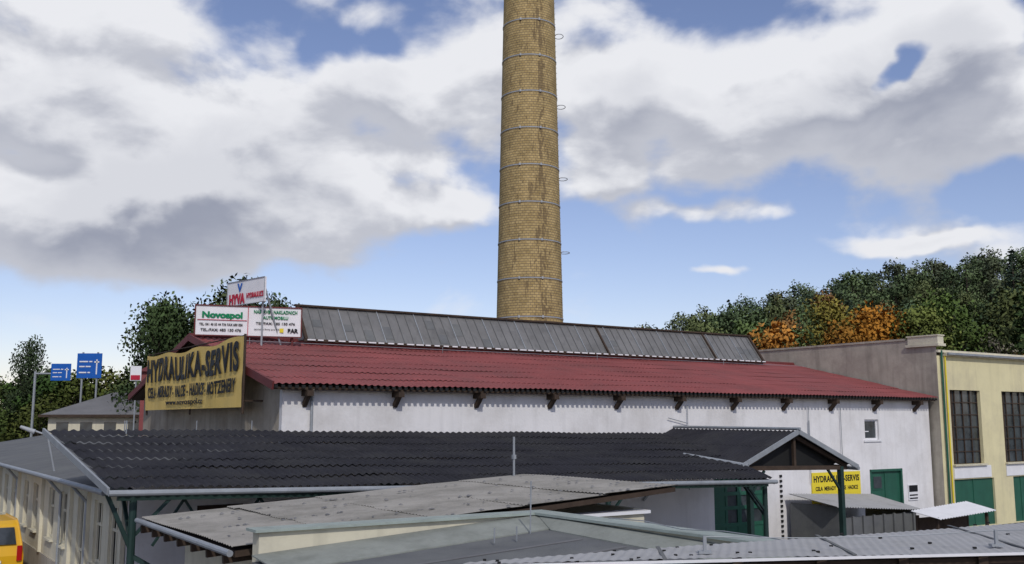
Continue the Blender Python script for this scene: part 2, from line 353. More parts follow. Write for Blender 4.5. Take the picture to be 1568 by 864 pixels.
while z<45:
    r=cr(z); t=.0; c0=Vector((r+.22,0,z)); pts=[c0+Vector((.28*math.cos(a),.4*math.sin(a),0)) for a in [2*math.pi*i/14 for i in range(15)]]
    for a,b in zip(pts,pts[1:]): lad.tube(a,b,.022,5)
    z+=4.5
z=1.0
while z<45:
    t=.35; r=cr(z); c0=Vector((math.cos(t),math.sin(t),0)); tt=Vector((-math.sin(t),math.cos(t),0))
    p=c0*(r+.1)+Vector((0,0,z)); lad.tube(p-tt*.2,p+tt*.2,.012,5); z+=.35
lad.make('ladder_and_hoops','zinc',C)

# ---------------------------------------------------------------- open shed with dark corrugated roof
S=empty('lean_to_shed')
sr=MB(); FL,FR,BL,BR=(4.4,20.2,3.70),(22.9,20.2,3.30),(4.4,VW-.02,4.78),(26.2,VW-.02,4.53)
sr.corr(FL,FR,BL,BR,.19,7,.024,.022,6,.04,.05); sr.make('corrugated_roof','dark',S,smooth=True)
s=MB(); 
s.tube((4.35,20.12,3.63),(23.0,20.12,3.22),.06,10); s.tube((22.9,20.12,3.2),(22.9,21.5,3.4),.05)
s.beam((4.36,20.2,3.66),(4.36,27.9,4.74),.05,.14)
for (u,v) in ((6.3,27.7),(8.2,27.7),(9.8,27.8),(5.5,24)):
    s.tube((u,v,4.7),(u,v,5.0),.015,5)
s.make('gutter_and_verge','zinc',S)
s=MB()
def shz(u,v): 
    t=(v-20.2)/7.7; a=(u-4.4)/18.5; return (3.70-.4*a)*(1-t)+(4.78-.24*a)*t
s.beam((4.6,20.5,shz(4.6,20.5)-.2),(23,20.5,shz(23,20.5)-.2),.12,.16)
uu=4.9
while uu<23.1:
    z0=shz(uu,20.5)
    s.tube((uu,20.5,0),(uu,20.5,z0-.2),.075,10)
    s.beam((uu,20.5,z0-.2),(uu,VW,shz(uu,VW)-.25),.1,.16)
    for sg in (-1,1):
        if 4.7<uu+sg*.7<23: s.beam((uu,20.5,z0-1.0),(uu+sg*.7,20.5,z0-.28),.06,.06)
    s.beam((uu,20.5,z0-1.15),(uu,21.5,shz(uu,21.5)-.28),.07,.07)
    uu+=6.0
for a0 in (6.0,7.6,9.2): s.beam((a0,20.9,shz(a0,20.5)-.3),(a0-.6,20.9,shz(a0,20.5)-1.2),.05,.05); s.beam((a0,20.9,shz(a0,20.5)-.3),(a0+.6,20.9,shz(a0,20.5)-1.2),.05,.05)
s.beam((4.9,20.5,2.4),(7.3,19.5,.9),.08,.08)
s.beam((4.4,20.5,shz(4.4,20.5)-.15),(4.9,20.5,2.5),.06,.08)
s.make('steel_frame','dgreen',S)
s=MB(); s.box(5.62,13.0,24,24.2,0,3.9); s.make('inner_wall','white',S)
s=MB(); 
for uu in (7.2,9.2,11.2): s.box(uu,uu+1.1,23.96,23.99,0,3.0)
s.make('inner_openings','wood',S)
# portal
P=empty('entrance_porch')
s=MB()
s.corr((26.25,22.0,4.66),(26.25,VW,4.70),(23.7,22.0,3.66),(23.7,VW,3.70),.19,2,.022,0,6); s.corr((26.25,22.0,4.66),(26.25,VW,4.70),(29.1,22.0,3.5),(29.1,VW,3.55),.19,2,.022,0,6)
s.make('roof_sheets','dark',P,smooth=True)
s=MB(); s.beam((23.55,21.96,3.58),(26.25,21.96,4.64),.05,.15); s.beam((26.25,21.96,4.64),(29.25,21.96,3.42),.05,.15); s.tube((26.25,21.9,4.73),(26.25,VW,4.77),.05)
s.tube((29.2,21.9,3.38),(29.2,VW,3.5),.07); s.tube((23.0,24,3.9),(23.75,21.9,3.6),.06)
s.make('verge_trim','zinc',P)
s=MB(); s.beam((23.9,22.2,3.5),(28.9,22.2,3.4),.12,.14); s.beam((23.9,22.2,3.55),(26.25,22.2,4.5),.1,.12); s.beam((26.25,22.2,4.5),(28.9,22.2,3.45),.1,.12); s.beam((26.25,22.2,3.5),(26.25,22.2,4.45),.1,.1)
s.make('gable_truss','wood',P)
MB().poly([(24.0,22.4,3.5),(28.8,22.4,3.4),(26.25,22.4,4.5)]).make('gable_shade_sheet','black',P)  # black sheet stands in for the shade of the interior behind the truss
s=MB(); 
for uu in (24.1,28.6):
    s.box(uu-.08,uu+.08,22.12,22.28,0,3.45)
    sg=1 if uu<26 else -1
    s.beam((uu,22.2,2.6),(uu+sg*.7,22.2,3.4),.07,.07); s.beam((uu,22.2,3.45),(uu,VW,3.45),.1,.1)
s.make('posts','dgreen',P)

# ---------------------------------------------------------------- left wing
L_=empty('office_wing')
lf=lambda a,b,d:(5.6+d,a,b)
lw=[(24.7,25.7,1.45,3.0),(26.4,27.4,1.45,3.0),(28.6,29.5,0.6,3.05),(31.0,32.0,1.45,2.95),(33.0,34.0,1.45,2.95),(36,37,1.45,2.95),(38,39,1.45,2.95),(41,42,1.45,2.95),(43,44,1.45,2.95),(46,47,1.45,2.95),(49,50,1.45,2.95)]
MB().wall(lf,24,62,0,3.35,lw,.18).make('side_wall','cream',L_)
MB().box(5.55,5.598,24,62,0,.9).make('plinth','beige',L_)
s=MB(); gl=MB(); pi=MB()
for (a,b,c,d) in lw:
    gl.poly([(5.74,a,c),(5.74,b,c),(5.74,b,d),(5.74,a,d)])
    for t in (a+.04,(a+b)/2,b-.04): s.box(5.67,5.72,t-.04,t+.04,c,d)
    for t in (c+.04,c+.95,d-.04): s.box(5.68,5.73,a,b,t-.035,t+.035)
    s.box(5.5,5.65,a-.05,b+.05,c-.06,c-.003)
for v in (24.15,28,30.3,35,40,45): pi.box(5.5,5.598,v-.15,v+.15,0.9,3.35)
gl.make('window_glass','glass',L_); s.make('window_frames','cream',L_); pi.make('pilasters','cream',L_)
s=MB(); s.slab([(5.15,24,3.42),(10.7,28,4.35),(10.7,62,4.35),(5.15,62,3.42)],.1); s.make('felt_roof','greyroof2',L_)
s=MB(); s.tube((5.1,24,3.38),(5.1,62,3.38),.07)
for v in (27.9,31.5,40): s.tube((5.1,v,3.36),(5.5,v,2.9),.04); s.tube((5.5,v,2.9),(5.5,v,0),.04)
s.make('gutter','zinc',L_)
s=MB(); s.tube((5.6,33,3.2),(5.3,33.1,4.55),.03); s.tube((5.3,33.1,4.55),(4.8,33.2,4.75),.03); s.make('lamp_arm','zinc',L_)
s=MB(); s.tube((4.95,33.17,4.66),(4.55,33.27,4.82),.08,10,.05); s.make('lamp_head','steel',L_,bevel=.02)

# ---------------------------------------------------------------- low outbuilding with monopitch felt roof
A=empty('low_outbuilding')
s=MB(); s.corr((4.9,14.5,3.16),(4.9,19.8,3.18),(13.75,14.5,3.76),(13.75,19.8,3.72),.12,5,.009,.014,6,.03,.03); s.make('roof_sheets','greyroof',A,smooth=True)
s=MB(); s.slab([(4.95,14.55,3.11),(4.95,19.75,3.13),(13.7,19.75,3.67),(13.7,14.55,3.71)],.09); 
for v in [14.8+.8*i for i in range(7)]: s.beam((4.85,v,2.98),(7.5,v,3.16),.08,.14)
s.make('boarding','wood',A)
s=MB(); s.tube((4.82,14.4,3.1),(4.82,19.8,3.13),.05); s.make('gutter','zinc',A)
s=MB(); s.box(5.6,13.1,14.8,15.0,0,3.22); s.box(13.0,13.15,15.0,19.3,0,3.3); s.box(5.6,5.8,15,19.3,0,2.9); s.make('walls','cream',A)
s=MB(); s.box(5.5,13.2,14.72,15.05,3.22,3.28); s.make('wall_coping','whitepaint',A)
s=MB(); s.tube((13.3,19.6,3.6),(13.3,19.6,4.62),.028); s.box(13.26,13.34,19.56,19.64,4.1,4.2); s.make('aerial_rod','zinc',A)
s=MB(); s.box(5.52,5.59,16.2,17.4,.1,2.3); s.make('side_door','green',A)
s=MB(); rr=random.Random(4)
for i in range(160):
    u=rr.uniform(5.1,13.5); v=rr.choice([14.6,15.6,16.7,17.7,18.8])+rr.uniform(-.06,.06); z=3.17+.6*(u-4.9)/8.85+.02; q=rr.uniform(.015,.05)
    s.add([(u-q,v-q,z),(u+q,v-q*.6,z),(u+q*.7,v+q,z),(u-q*.6,v+q,z),(u,v,z+q*.5)],[(0,1,4),(1,2,4),(2,3,4),(3,0,4)])
s.make('moss_clumps','hedge',A)

# ---------------------------------------------------------------- parapet building
Q=empty('parapet_outbuilding')
def bz(u,v): return 3.02+.27*(u-5.1)/5.0-.012*(14.2-v)
s=MB(); s.box(5.1,10.2,14.0,14.25,0,3.42); s.box(9.95,10.2,5,14.0,0,3.42); s.make('parapet_walls','cream',Q)
s=MB(); s.box(5.02,10.3,13.92,14.33,3.42,3.46); s.box(9.87,10.3,5,13.92,3.42,3.46); s.make('flashing','flash',Q)
s=MB()
s.slab([(5.0,5,bz(5,5)),(9.95,5,bz(9.95,5)),(9.95,13.98,bz(9.95,14)),(5.0,13.98,bz(5,14))],.12); s.make('felt_roof','greyroof2',Q)
s=MB(); s.slab([(5.0,12.9,bz(5,12.9)+.02),(9.7,13.2,bz(9.7,13.2)+.02),(9.945,13.99,bz(9.95,14)+.14),(5.0,13.99,bz(5,14)+.1)],.02)
s.slab([(9.3,5,bz(9.3,5)+.02),(9.945,5,bz(9.95,5)+.12),(9.945,13.96,bz(9.95,14)+.145),(9.6,13.1,bz(9.4,13)+.03)],.02); s.make('felt_upstand','fillet',Q)
s=MB()
for k,v in enumerate((12.0,11.0,10.0,9.0,8.0,7.0)):
    s.slab([(5.0,v,bz(5,v)+.012),(9.4,v,bz(9.4,v)+.012),(9.4,v+.09,bz(9.4,v)+.013),(5.0,v+.09,bz(5,v)+.013)],.008)
s.make('felt_seams','hedge',Q)
s=MB(); s.box(5.1,9.9,5,5.2,0,2.8); s.box(5.1,5.3,5.2,14,0,2.85); s.make('walls','cream',Q)
s=MB(); s.tube((9.2,13.1,3.2),(9.22,13.1,4.05),.012,6); s.tube((8.6,12.6,3.2),(8.6,12.6,3.42),.012,6); s.tube((8.2,12.6,3.2),(8.2,12.6,3.42),.012,6)
pts=[(9.9,12-.8*i,3.52+.03*math.sin(i*2.3)) for i in range(9)]
for a,b in zip(pts,pts[1:]): s.tube(a,b,.008,5)
s.make('lightning_conductor','zinc',Q)

# ---------------------------------------------------------------- near sheet canopy
D=empty('sheet_canopy',False)
s=MB(); s.corr((-.35,7.12,4.0),(6.9,8.3,4.0),(-.30,7.24,4.0),(7.6,11.3,4.0),.076,1,.003,0,8,.012); s.make('sheet_roof','lightsheet',D,smooth=True)
s=MB(); s.beam((-.3,7.25,3.9),(6.9,8.42,3.9),.05,.1); 
for i in range(12):
    t=i/11; s.beam((-.3+7.2*t,7.17+1.17*t,3.93),(-.2+7.4*t,7.4+3.0*t,3.93),.07,.08)
s.slab([(-.2,7.35,3.85),(6.9,8.5,3.85),(7.4,10.9,3.85),(-.15,7.4,3.85)],3.8)
s.make('timber_frame','wood',D)
s=MB(); s.beam((-.36,7.1,3.988),(6.9,8.28,3.988),.012,.02); s.make('edge_trim','whitepaint',D)
s=MB()
for i in range(46):
    t=R.random(); q=R.random(); x=-.3+7.2*t; y0=7.13+1.18*t; y1=7.26+4.0*t; y=y0+(y1-y0)*q
    s.box(x-.012,x+.012,y-.012,y+.012,4.0,4.014)
s.make('roofing_bolts','black',D)
s=MB()
for k in range(1,5):
    x=-.35+7.3*k/5; ya=7.13+1.18*k/5; yb=7.26+4.0*k/5; s.beam((x,ya,4.006),(x+.12*k/5*2,yb,4.008),.03,.006)
s.make('sheet_laps','greyroof2',D)
s=MB()
for (x,y) in ((1.45,7.62),(3.85,8.05)):
    s.box(x-.012,x+.012,y-.012,y+.012,4.0,4.14); s.box(x-.05,x+.05,y-.03,y+.03,4.012,4.03)
pts=[(1.45+(2.4+.0)*i/8,7.62+.43*i/8,4.135-.03*math.sin(math.pi*i/8)) for i in range(9)]+[(3.85+i*.6,8.05+.25*i,4.135-.02*math.sin(i)) for i in range(1,6)]
for a,b in zip(pts,pts[1:]): s.tube(a,b,.004,5)
s.make('conductor_posts','zinc',D)

# ---------------------------------------------------------------- storage sheds by the wall
T=empty('storage_shed')
s=MB(); s.corr((32.2,27.6,2.05),(37.6,27.6,1.82),(31.9,25.0,1.72),(37.4,25.0,1.35),.16,1,.02,0,6); s.make('roof','lightsheet',T,smooth=True)
s=MB(); s.box(32.3,32.4,25.2,27.6,0,1.7); s.box(32.4,37.2,25.2,25.3,0,1.25); s.box(37.1,37.2,25.3,27.6,0,1.35)
for i in range(8): s.box(32.35+i*.65,32.45+i*.65,25.12,25.2,0,1.3)
s.make('walls','greyroof2',T)
T=empty('canopy_shed')
s=MB(); s.corr((34.2,22.2,1.35),(38.0,22.2,1.5),(34.4,23.6,1.55),(38.2,23.6,1.75),.18,1,.02,0,6); s.make('roof','whitepaint',T,smooth=True)
s=MB(); 
for (u,v) in ((34.5,22.5),(37.8,22.5),(34.6,23.4),(37.9,23.4)): s.box(u-.05,u+.05,v-.05,v+.05,0,1.4)
s.box(34.5,37.8,23.35,23.4,0,1.3)
s.make('frame','wood',T)

# ---------------------------------------------------------------- signs
G=empty('hydraulics_banner')
def warp(p):
    v,z=p.y,p.z; t=(v-29.4)/11.3; k=(z-5.4)/2.15
    du=.05*noise.noise(Vector((v*.7,z*1.3,3)))+.03*math.sin(v*2.1+z*2)*(1-k*.5)
    dz=-.10*math.sin(math.pi*t)*k+.05*math.sin(t*math.pi*6)*k
    return Vector((p.x+du,v,z+dz))
s=MB(); NV,NZ=90,18
s.v=[tuple(warp(Vector((10.0,29.4+11.3*i/NV,5.4+2.15*j/NZ)))) for j in range(NZ+1) for i in range(NV+1)]
s.f=[(j*(NV+1)+i,j*(NV+1)+i+1,(j+1)*(NV+1)+i+1,(j+1)*(NV+1)+i) for j in range(NZ) for i in range(NV)]
s.make('fabric','banner',G,smooth=True)
s=MB(); s.tube((10.06,29.4,5.2),(10.06,29.4,7.62),.04); s.tube((10.06,40.7,5.2),(10.06,40.7,7.62),.04); s.tube((10.08,29.4,7.58),(10.08,40.7,7.58),.02); s.tube((10.1,35,5.2),(10.1,35,7.6),.03)
for v in (29.6,33,36.5,40.5): s.beam((10.1,v,5.6),(10.75,v,5.6),.05,.05)
s.make('frame','wood',G)
text('HYDRAULIKA-SERVIS','title',G,(9.95,35.05,6.95),(0,-1,0),10.7,.92,'txt',warp,.035,1.12)
text('CELA - MERADY - VALCE - HADICE - MOTZENERY','subtitle',G,(9.95,35.05,6.08),(0,-1,0),10.4,.44,'txt',warp,.03,1.12)
text('www.novospol.cz','address',G,(9.95,35.3,5.64),(0,-1,0),4.6,.25,'txt',warp,.03,1.1)

def board(name,pl,pr,z0,z1,frame,legs=(),fw=.04):
    e=empty(name,False); pl,pr=Vector(pl),Vector(pr); x=(pr-pl); w=x.length; x.normalize(); n=x.cross(Vector((0,0,1)))
    s=MB(); a,b=pl,pr; s.add([(*(a.xy),z0),(*(b.xy),z0),(*(b.xy),z1),(*(a.xy),z1)]+[((q-n*.06).x,(q-n*.06).y,zz) for q,zz in ((a,z0),(b,z0),(b,z1),(a,z1))],[(0,1,2,3),(7,6,5,4),(0,4,5,1),(1,5,6,2),(2,6,7,3),(3,7,4,0)])
    s.make('board','whitepaint',e)
    s=MB(); f=n*.02
    if fw:
        for zz in (z0,z1): s.beam(Vector((a.x,a.y,zz))+f,Vector((b.x,b.y,zz))+f,fw,fw)
        for q in (a,b): s.beam(Vector((q.x,q.y,z0))+f,Vector((q.x,q.y,z1))+f,fw,fw)
    for (t,zl) in legs:
        q=a+(b-a)*t-n*.1; s.beam((q.x,q.y,zl),(q.x,q.y,z1),.06,.06); q2=q-n*.9; s.beam((q2.x,q2.y,zl),(q.x,q.y,z1-.15),.05,.05)
    s.make('frame',frame,e)
    return e,a,x,w,n
e,a,x,w,n=board('company_sign',(-11.3,35.0,0),(-7.75,36.15,0),8.02,9.1,'redtrim',[(.08,7.0),(.5,7.3),(.92,7.5)])
def pt(t,z,o=.03): q=a+x*(w*t)+n*o; return (q.x,q.y,z)
text('Novospol','name',e,pt(.25,8.73),x,1.4,.30,'txtg',None,.05)
text('TEL. 041 46 55 44 736 FAX 600 006','line_1',e,pt(.24,8.42),x,1.5,.09,'txt')
text('TEL./FAX: 485 130 476','line_2',e,pt(.24,8.22),x,1.4,.10,'txt')
text('NASTAVBY NAKLADNICH','line_3',e,pt(.75,8.92),x,1.55,.13,'txtg',None,.03)
text('AUTOMOBILU','line_4',e,pt(.75,8.71),x,.9,.12,'txtg',None,.03)
text('TEL/FAX: 485 130 476','line_5',e,pt(.75,8.50),x,1.4,.09,'txt')
text('zastupce firmy pro CR','line_6',e,pt(.67,8.28),x,.9,.07,'txt',None,.0)
text('BAR','logo',e,pt(.92,8.25),x,.38,.16,'txt',None,.05)
s=MB(); s.beam(pt(.49,8.05),pt(.49,9.07),.02,.02); s.beam(pt(.02,8.58),pt(.48,8.58),.015,.02); s.make('dividers','txtr',e)
s=MB(); s.beam(pt(.81,8.18),pt(.81,8.33),.14,.02); s.make('logo_square','signyellow',e)
e,a,x,w,n=board('tipper_sign',(-10.75,37.0,0),(-8.9,35.2,0),9.25,10.15,'zinc',[(.1,7.4),(.9,7.4)],.02)
text('HYVA','name',e,pt(.28,9.48),x,1.1,.40,'txtr',None,.05); text('HYDRAULICS','subtitle',e,pt(.76,9.55),x,1.15,.20,'txtr',None,.03)
text('V','mark',e,pt(.35,9.9),x,.35,.32,'blue',None,.03)
e=empty('hydraulics_sign')
MB().box(34.0,37.2,VW-.06,VW-.01,1.55,2.82).make('board','signyellow',e)
text('HYDRAULIKA-SERVIS','title',e,(35.6,VW-.065,2.55),(1,0,0),3.0,.27,'txt',None,.03,1.08)
text('CELA  MERADY  VALCE  HADICE','line_1',e,(35.6,VW-.065,2.15),(1,0,0),2.8,.17,'txt',None,.02)
text('www.novospol.cz','line_2',e,(35.6,VW-.065,1.8),(1,0,0),1.7,.15,'txt',None,.02)
e=empty('notice_board')
MB().box(40.65,41.35,VW-.05,VW-.01,1.4,2.1).make('board','whitepaint',e)
s=MB(); s.box(40.68,41.32,VW-.06,VW-.05,1.78,2.07); s.box(40.7,41.3,VW-.06,VW-.05,1.6,1.66); s.box(40.7,41.3,VW-.06,VW-.05,1.46,1.52); s.make('lettering','txt',e)

# ---------------------------------------------------------------- left background
def dirsign(name,x0,x1,y,z0,z1,poles,arr):
    e=empty(name,False); MB().box(x0,x1,y-.05,y,z0,z1).make('panel','blue',e)
    s=MB(); w=x1-x0;h=z1-z0
    for (ax,az,aw,ah) in arr: s.box(x0+w*ax,x0+w*(ax+aw),y-.08,y-.052,z0+h*az,z0+h*(az+ah))
    s.make('markings','whitepaint',e)
    s=MB()
    for p in poles: s.tube(p[0],p[1],p[2])
    s.make('mast','zinc',e)
arr=[(.1,.64,.35,.05),(.5,.64,.12,.05),(.1,.44,.22,.05),(.36,.44,.2,.05),(.1,.2,.3,.05),(.45,.2,.1,.05),(.78,.15,.05,.6),(.7,.62,.2,.06)]
dirsign('direction_sign',-35.2,-33.2,80,8.4,10.4,[((-34.8,80.1,0),(-34.8,80.1,10.5),.08),((-33.6,80.1,0),(-33.6,80.1,10.5),.08)],arr)
dirsign('direction_sign.001',-39.6,-37.9,85,8.4,9.85,[((-41.0,85.1,0),(-41.0,85.1,9.2),.11),((-41.0,85.1,9.0),(-37.9,85.1,9.0),.08)],arr)
Hh=empty('hip_roof_house',False)
s=MB(); X0,X1,Y0,Y1=-27.6,-21.5,58,68; 
s.box(X0+.4,X1-.4,Y0+.4,Y1-.4,0,5.3); s.make('walls','cream',Hh)
s=MB(); r0,r1=(-24.6,61.5,6.75),(-24.6,65,6.75)
e=[(X0,Y0,5.32),(X1+.6,Y0,5.32),(X1+.6,Y1,5.32),(X0,Y1,5.32)]
s.poly([e[0],e[1],r0]); s.poly([e[1],e[2],r1,r0]); s.poly([e[2],e[3],r1]); s.poly([e[3],e[0],r0,r1]); s.poly(e[::-1]); s.make('hip_roof','hedge',Hh)
s=MB(); s.box(X0,X1+.6,Y0-.05,Y0,5.2,5.35); s.make('eave_board','wood',Hh)
s=MB(); 
for i in range(4): s.box(X0+.9+i*1.4,X0+1.6+i*1.4,Y0+.36,Y0+.39,3.7,4.9)
s.make('windows','glass',Hh)
K=empty('red_tower_house',False)
MB().box(-20.6,-19.6,55,57,0,7.7).make('walls','red',K)
s=MB(); s.add([(-20.8,54.8,7.7),(-19.4,54.8,7.7),(-19.4,57.2,7.7),(-20.8,57.2,7.7),(-20.1,56,8.3)],[(0,1,4),(1,2,4),(2,3,4),(3,0,4),(3,2,1,0)]); s.make('roof','redtrim',K)
K=empty('small_advert_sign',False)
MB().box(-20.8,-20.2,53.9,53.95,7.15,7.95).make('board','whitepaint',K); s=MB(); s.box(-20.75,-20.25,53.86,53.895,7.2,7.45); s.make('red_band','txtr',K); s=MB(); s.tube((-20.5,54,0),(-20.5,54,7.9),.04); s.make('post','zinc',K)

# ---------------------------------------------------------------- yellow van
V=empty('parked_van'); 
VU=4.15; dv=-.6
prof=[(34.9,.35),(34.88,.9),(35.0,1.25),(35.2,1.8),(35.45,1.92),(38.0,1.9),(38.6,1.5),(39.3,1.05),(39.45,.75),(39.4,.35)]
s=MB(); n=len(prof)
def halfw(z): return .86 if z<1.1 else .86-.17*(z-1.1)
vs=[(VU-halfw(z),v+dv,z) for v,z in prof]+[(VU+halfw(z),v+dv,z) for v,z in prof]
s.add(vs,[tuple(range(n)),tuple(range(2*n-1,n-1,-1))]+[(i,(i+1)%n,(i+1)%n+n,i+n) for i in range(n)]); s.make('body','vany',V,bevel=.05)
s=MB(); s.poly([(VU-.66,34.93+dv,1.24),(VU+.66,34.93+dv,1.24),(VU+.6,35.1+dv,1.74),(VU-.6,35.1+dv,1.74)])
s.poly([(VU+.865,35.4+dv,1.2),(VU+.865,37.9+dv,1.2),(VU+.78,37.7+dv,1.74),(VU+.78,35.5+dv,1.74)]); s.make('windows','glass',V)
s=MB(); 
for u in (VU-.74,VU+.74):
    for v in (35.7,38.6): s.tube((u-.1,v+dv,.32),(u+.1,v+dv,.32),.32,20)
s.make('wheels','tyre',V)
s=MB(); s.box(VU-.87,VU+.87,34.76+dv,34.9+dv,.3,.55); s.make('bumper','black',V,bevel=.03)
s=MB(); s.box(VU-.82,VU-.68,34.82+dv,34.9+dv,.75,1.2); s.box(VU+.68,VU+.82,34.82+dv,34.9+dv,.75,1.2); s.make('tail_lamps','redlamp',V)
s=MB(); s.box(VU-.26,VU+.26,34.83+dv,34.87+dv,.66,.78); s.make('number_plate','whitepaint',V)

# ---------------------------------------------------------------- trees
def tree_mesh(name,seed,H=13,rad=4.2,base=.22,clumps=26,leaves=85,ls=.42,kind='d'):
    r=random.Random(seed); vs=[];fs=[];tone=[];mi=[];nr=[]
    def tb(p,q,r0,r1,n=6):
        p,q=Vector(p),Vector(q); d=(q-p).normalized(); a=d.orthogonal().normalized(); b=d.cross(a); o=len(vs)
        for (c,rr) in ((p,r0),(q,r1)):
            for i in range(n): t=2*math.pi*i/n; k=(a*math.cos(t)+b*math.sin(t)); vs.append(c+k*rr); tone.append(1); nr.append(k)
        for i in range(n): fs.append((o+i,o+(i+1)%n,o+n+(i+1)%n,o+n+i)); mi.append(1)
    def leaf(c,sz,tn,out):
        nrm=(Vector((r.gauss(0,1),r.gauss(0,1),r.gauss(0,1))).normalized()+out*.5).normalized(); a=nrm.orthogonal().normalized(); b=nrm.cross(a)
        t=r.random()*6.28; a,b=a*math.cos(t)+b*math.sin(t),b*math.cos(t)-a*math.sin(t); o=len(vs)
        a*=sz*r.uniform(.6,1.1); b*=sz*r.uniform(.35,.8)
        q=[c-a*.5,c+b*.5,c+a*.6,c-b*.45]
        if (q[1]-q[0]).cross(q[2]-q[0]).dot(out)<0: q=[q[3],q[2],q[1],q[0]]
        vs.extend(q); tone.extend([tn]*4); fs.append((o,o+1,o+2,o+3)); mi.append(0)
        m=(out*.8+nrm*(.35 if nrm.dot(out)>0 else -.35)).normalized(); nr.extend([m]*4)
    tb((0,0,0),(r.uniform(-.3,.3),r.uniform(-.3,.3),H*.55),H*.022,H*.012); tb((0,0,H*.5),(0,0,H*.92),H*.013,H*.003)
    if kind=='d':
        for k in range(clumps):
            zz=max(base,r.uniform(base,1)**.85)
            prof_=math.sin(math.pi*min(1,max(0.05,(zz-base)/(1.08-base)))**.75)
            ang=r.random()*6.28; rr=rad*prof_*r.uniform(.25,1.0)
            c=Vector((rr*math.cos(ang),rr*math.sin(ang),zz*H*.93)); cr_=r.uniform(.2,.36)*rad
            tb((0,0,max(H*.15,c.z-rr*1.0-.6)),c,H*.006,H*.0015,5)
            tn=r.uniform(.65,1.3); cen=Vector((0,0,H*.5)); big=(c-cen).normalized()
            for i in range(leaves):
                dd=Vector((r.gauss(0,1),r.gauss(0,1),r.gauss(0,.8))).normalized(); d=dd*cr_*r.uniform(.45,1.15)
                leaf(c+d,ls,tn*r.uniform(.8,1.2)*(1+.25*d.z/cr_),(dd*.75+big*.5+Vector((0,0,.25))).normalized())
    else:
        nl=22
        for k in range(nl):
            t=k/nl; z=H*(.1+.9*t); rr=rad*(1-t)**.8+.15
            for j in range(int(10*(1-t))+5):
                ang=r.random()*6.28; L2=rr*r.uniform(.75,1.1); tn=r.uniform(.65,1.25)
                for i in range(9):
                    q=r.random(); leaf(Vector((L2*q*math.cos(ang),L2*q*math.sin(ang),z-q*L2*.28+r.uniform(-.15,.15))),ls*1.1,tn*r.uniform(.8,1.2),Vector((math.cos(ang),math.sin(ang),.8)).normalized())
    me=bpy.data.meshes.new(name); me.from_pydata(vs,[],fs); me.materials.append(M['leaf']); me.materials.append(M['bark'])
    for p,i in zip(me.polygons,mi): p.material_index=i; p.use_smooth=True
    at=me.color_attributes.new('tone','FLOAT_COLOR','POINT')
    for i,t in enumerate(tone): at.data[i].color=(t,t,t*.95,1)
    me.update(); me.normals_split_custom_set_from_vertices([tuple(q) for q in nr])
    return me
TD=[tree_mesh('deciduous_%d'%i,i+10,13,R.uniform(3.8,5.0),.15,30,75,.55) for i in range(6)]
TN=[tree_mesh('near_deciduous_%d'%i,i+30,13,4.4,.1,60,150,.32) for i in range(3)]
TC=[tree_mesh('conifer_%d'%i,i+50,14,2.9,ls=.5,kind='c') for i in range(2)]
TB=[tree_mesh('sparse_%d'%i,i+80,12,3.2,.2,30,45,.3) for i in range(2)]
def put(name,me,x,y,s,col,parent=None,z=None,sx=1):
    o=bpy.data.objects.new(name,me); COL.objects.link(o); o.location=(x,y,(hill(x,y) if z is None else z)-.1); o.rotation_euler=(0,0,R.random()*6.28); o.scale=(s*sx,s*sx,s); o.color=(*col,1)
    if parent: o.parent=parent
    return o
greens=[(.075,.115,.032),(.09,.13,.036),(.06,.095,.032),(.12,.145,.04),(.09,.108,.042)]
autumn=[(.26,.125,.025),(.34,.15,.025),(.19,.12,.035),(.20,.17,.04),(.16,.15,.04)]
F=empty('forest',False)
y=114
while y<262:
    x=-15+ (y-112)*.05
    while x<y*.60+10:
        xx=x+R.uniform(-2,2); yy=y+R.uniform(-3,3)
        if xx>y*.09:
            q=R.random()
            if q<.10: me,c=R.choice(TC),(.04,.068,.034)
            elif q<.23: me,c=R.choice(TD),R.choice(autumn[2:])
            elif q<.28: me,c=R.choice(TD),R.choice(autumn[:2])
            else: me,c=R.choice(TD),R.choice(greens)
            k=R.uniform(.75,1.2)
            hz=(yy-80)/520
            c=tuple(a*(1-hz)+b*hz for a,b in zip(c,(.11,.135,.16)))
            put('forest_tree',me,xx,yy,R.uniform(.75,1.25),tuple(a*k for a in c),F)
        x+=R.uniform(5,8)
    y+=10
row=[(24.5,100,.75,'b',(.10,.10,.06)),(27,94,.75,'b',(.09,.10,.05)),(30,96,.85,'n',(.11,.13,.045)),(32.5,97,1.12,'n',autumn[0]),(36.5,99,1.30,'n',autumn[1]),(34.5,106,1.38,'n',autumn[3]),(40.5,97,1.28,'n',greens[3]),(44,100,1.38,'n',greens[0]),(49,94,1.25,'c',(.05,.08,.03)),(41.5,86,.95,'b',(.14,.13,.09)),(45,84,1.12,'b',(.17,.155,.12)),(43.5,88,1.1,'b',(.14,.13,.10)),(49,86,1.08,'n',greens[3]),(53,90,1.2,'n',greens[1]),(60,90,1.25,'n',greens[4]),(51,100,1.42,'n',greens[4]),(66,92,1.3,'c',(.05,.08,.03)),(27.5,106,.95,'n',(.15,.11,.04)),(21,104,.7,'d',greens[2]),(46.5,90,.85,'n',autumn[2])]
for (x,y,s_,k,c) in row: put('forest_tree',R.choice({'b':TB,'d':TD,'c':TC,'n':TN}[k]),x,y,s_,c,F)
HG=empty('tree_belt',False)
x=-150
while x<-26:
    for y in (98,112,128):
        put('belt_tree',R.choice(TD),x+R.uniform(-3,3),y+R.uniform(-4,4),R.uniform(.68,.95),tuple(a*R.uniform(.5,.8) for a in R.choice(greens)),HG,sx=1.1)
    x+=R.uniform(3.5,5)
x=-100
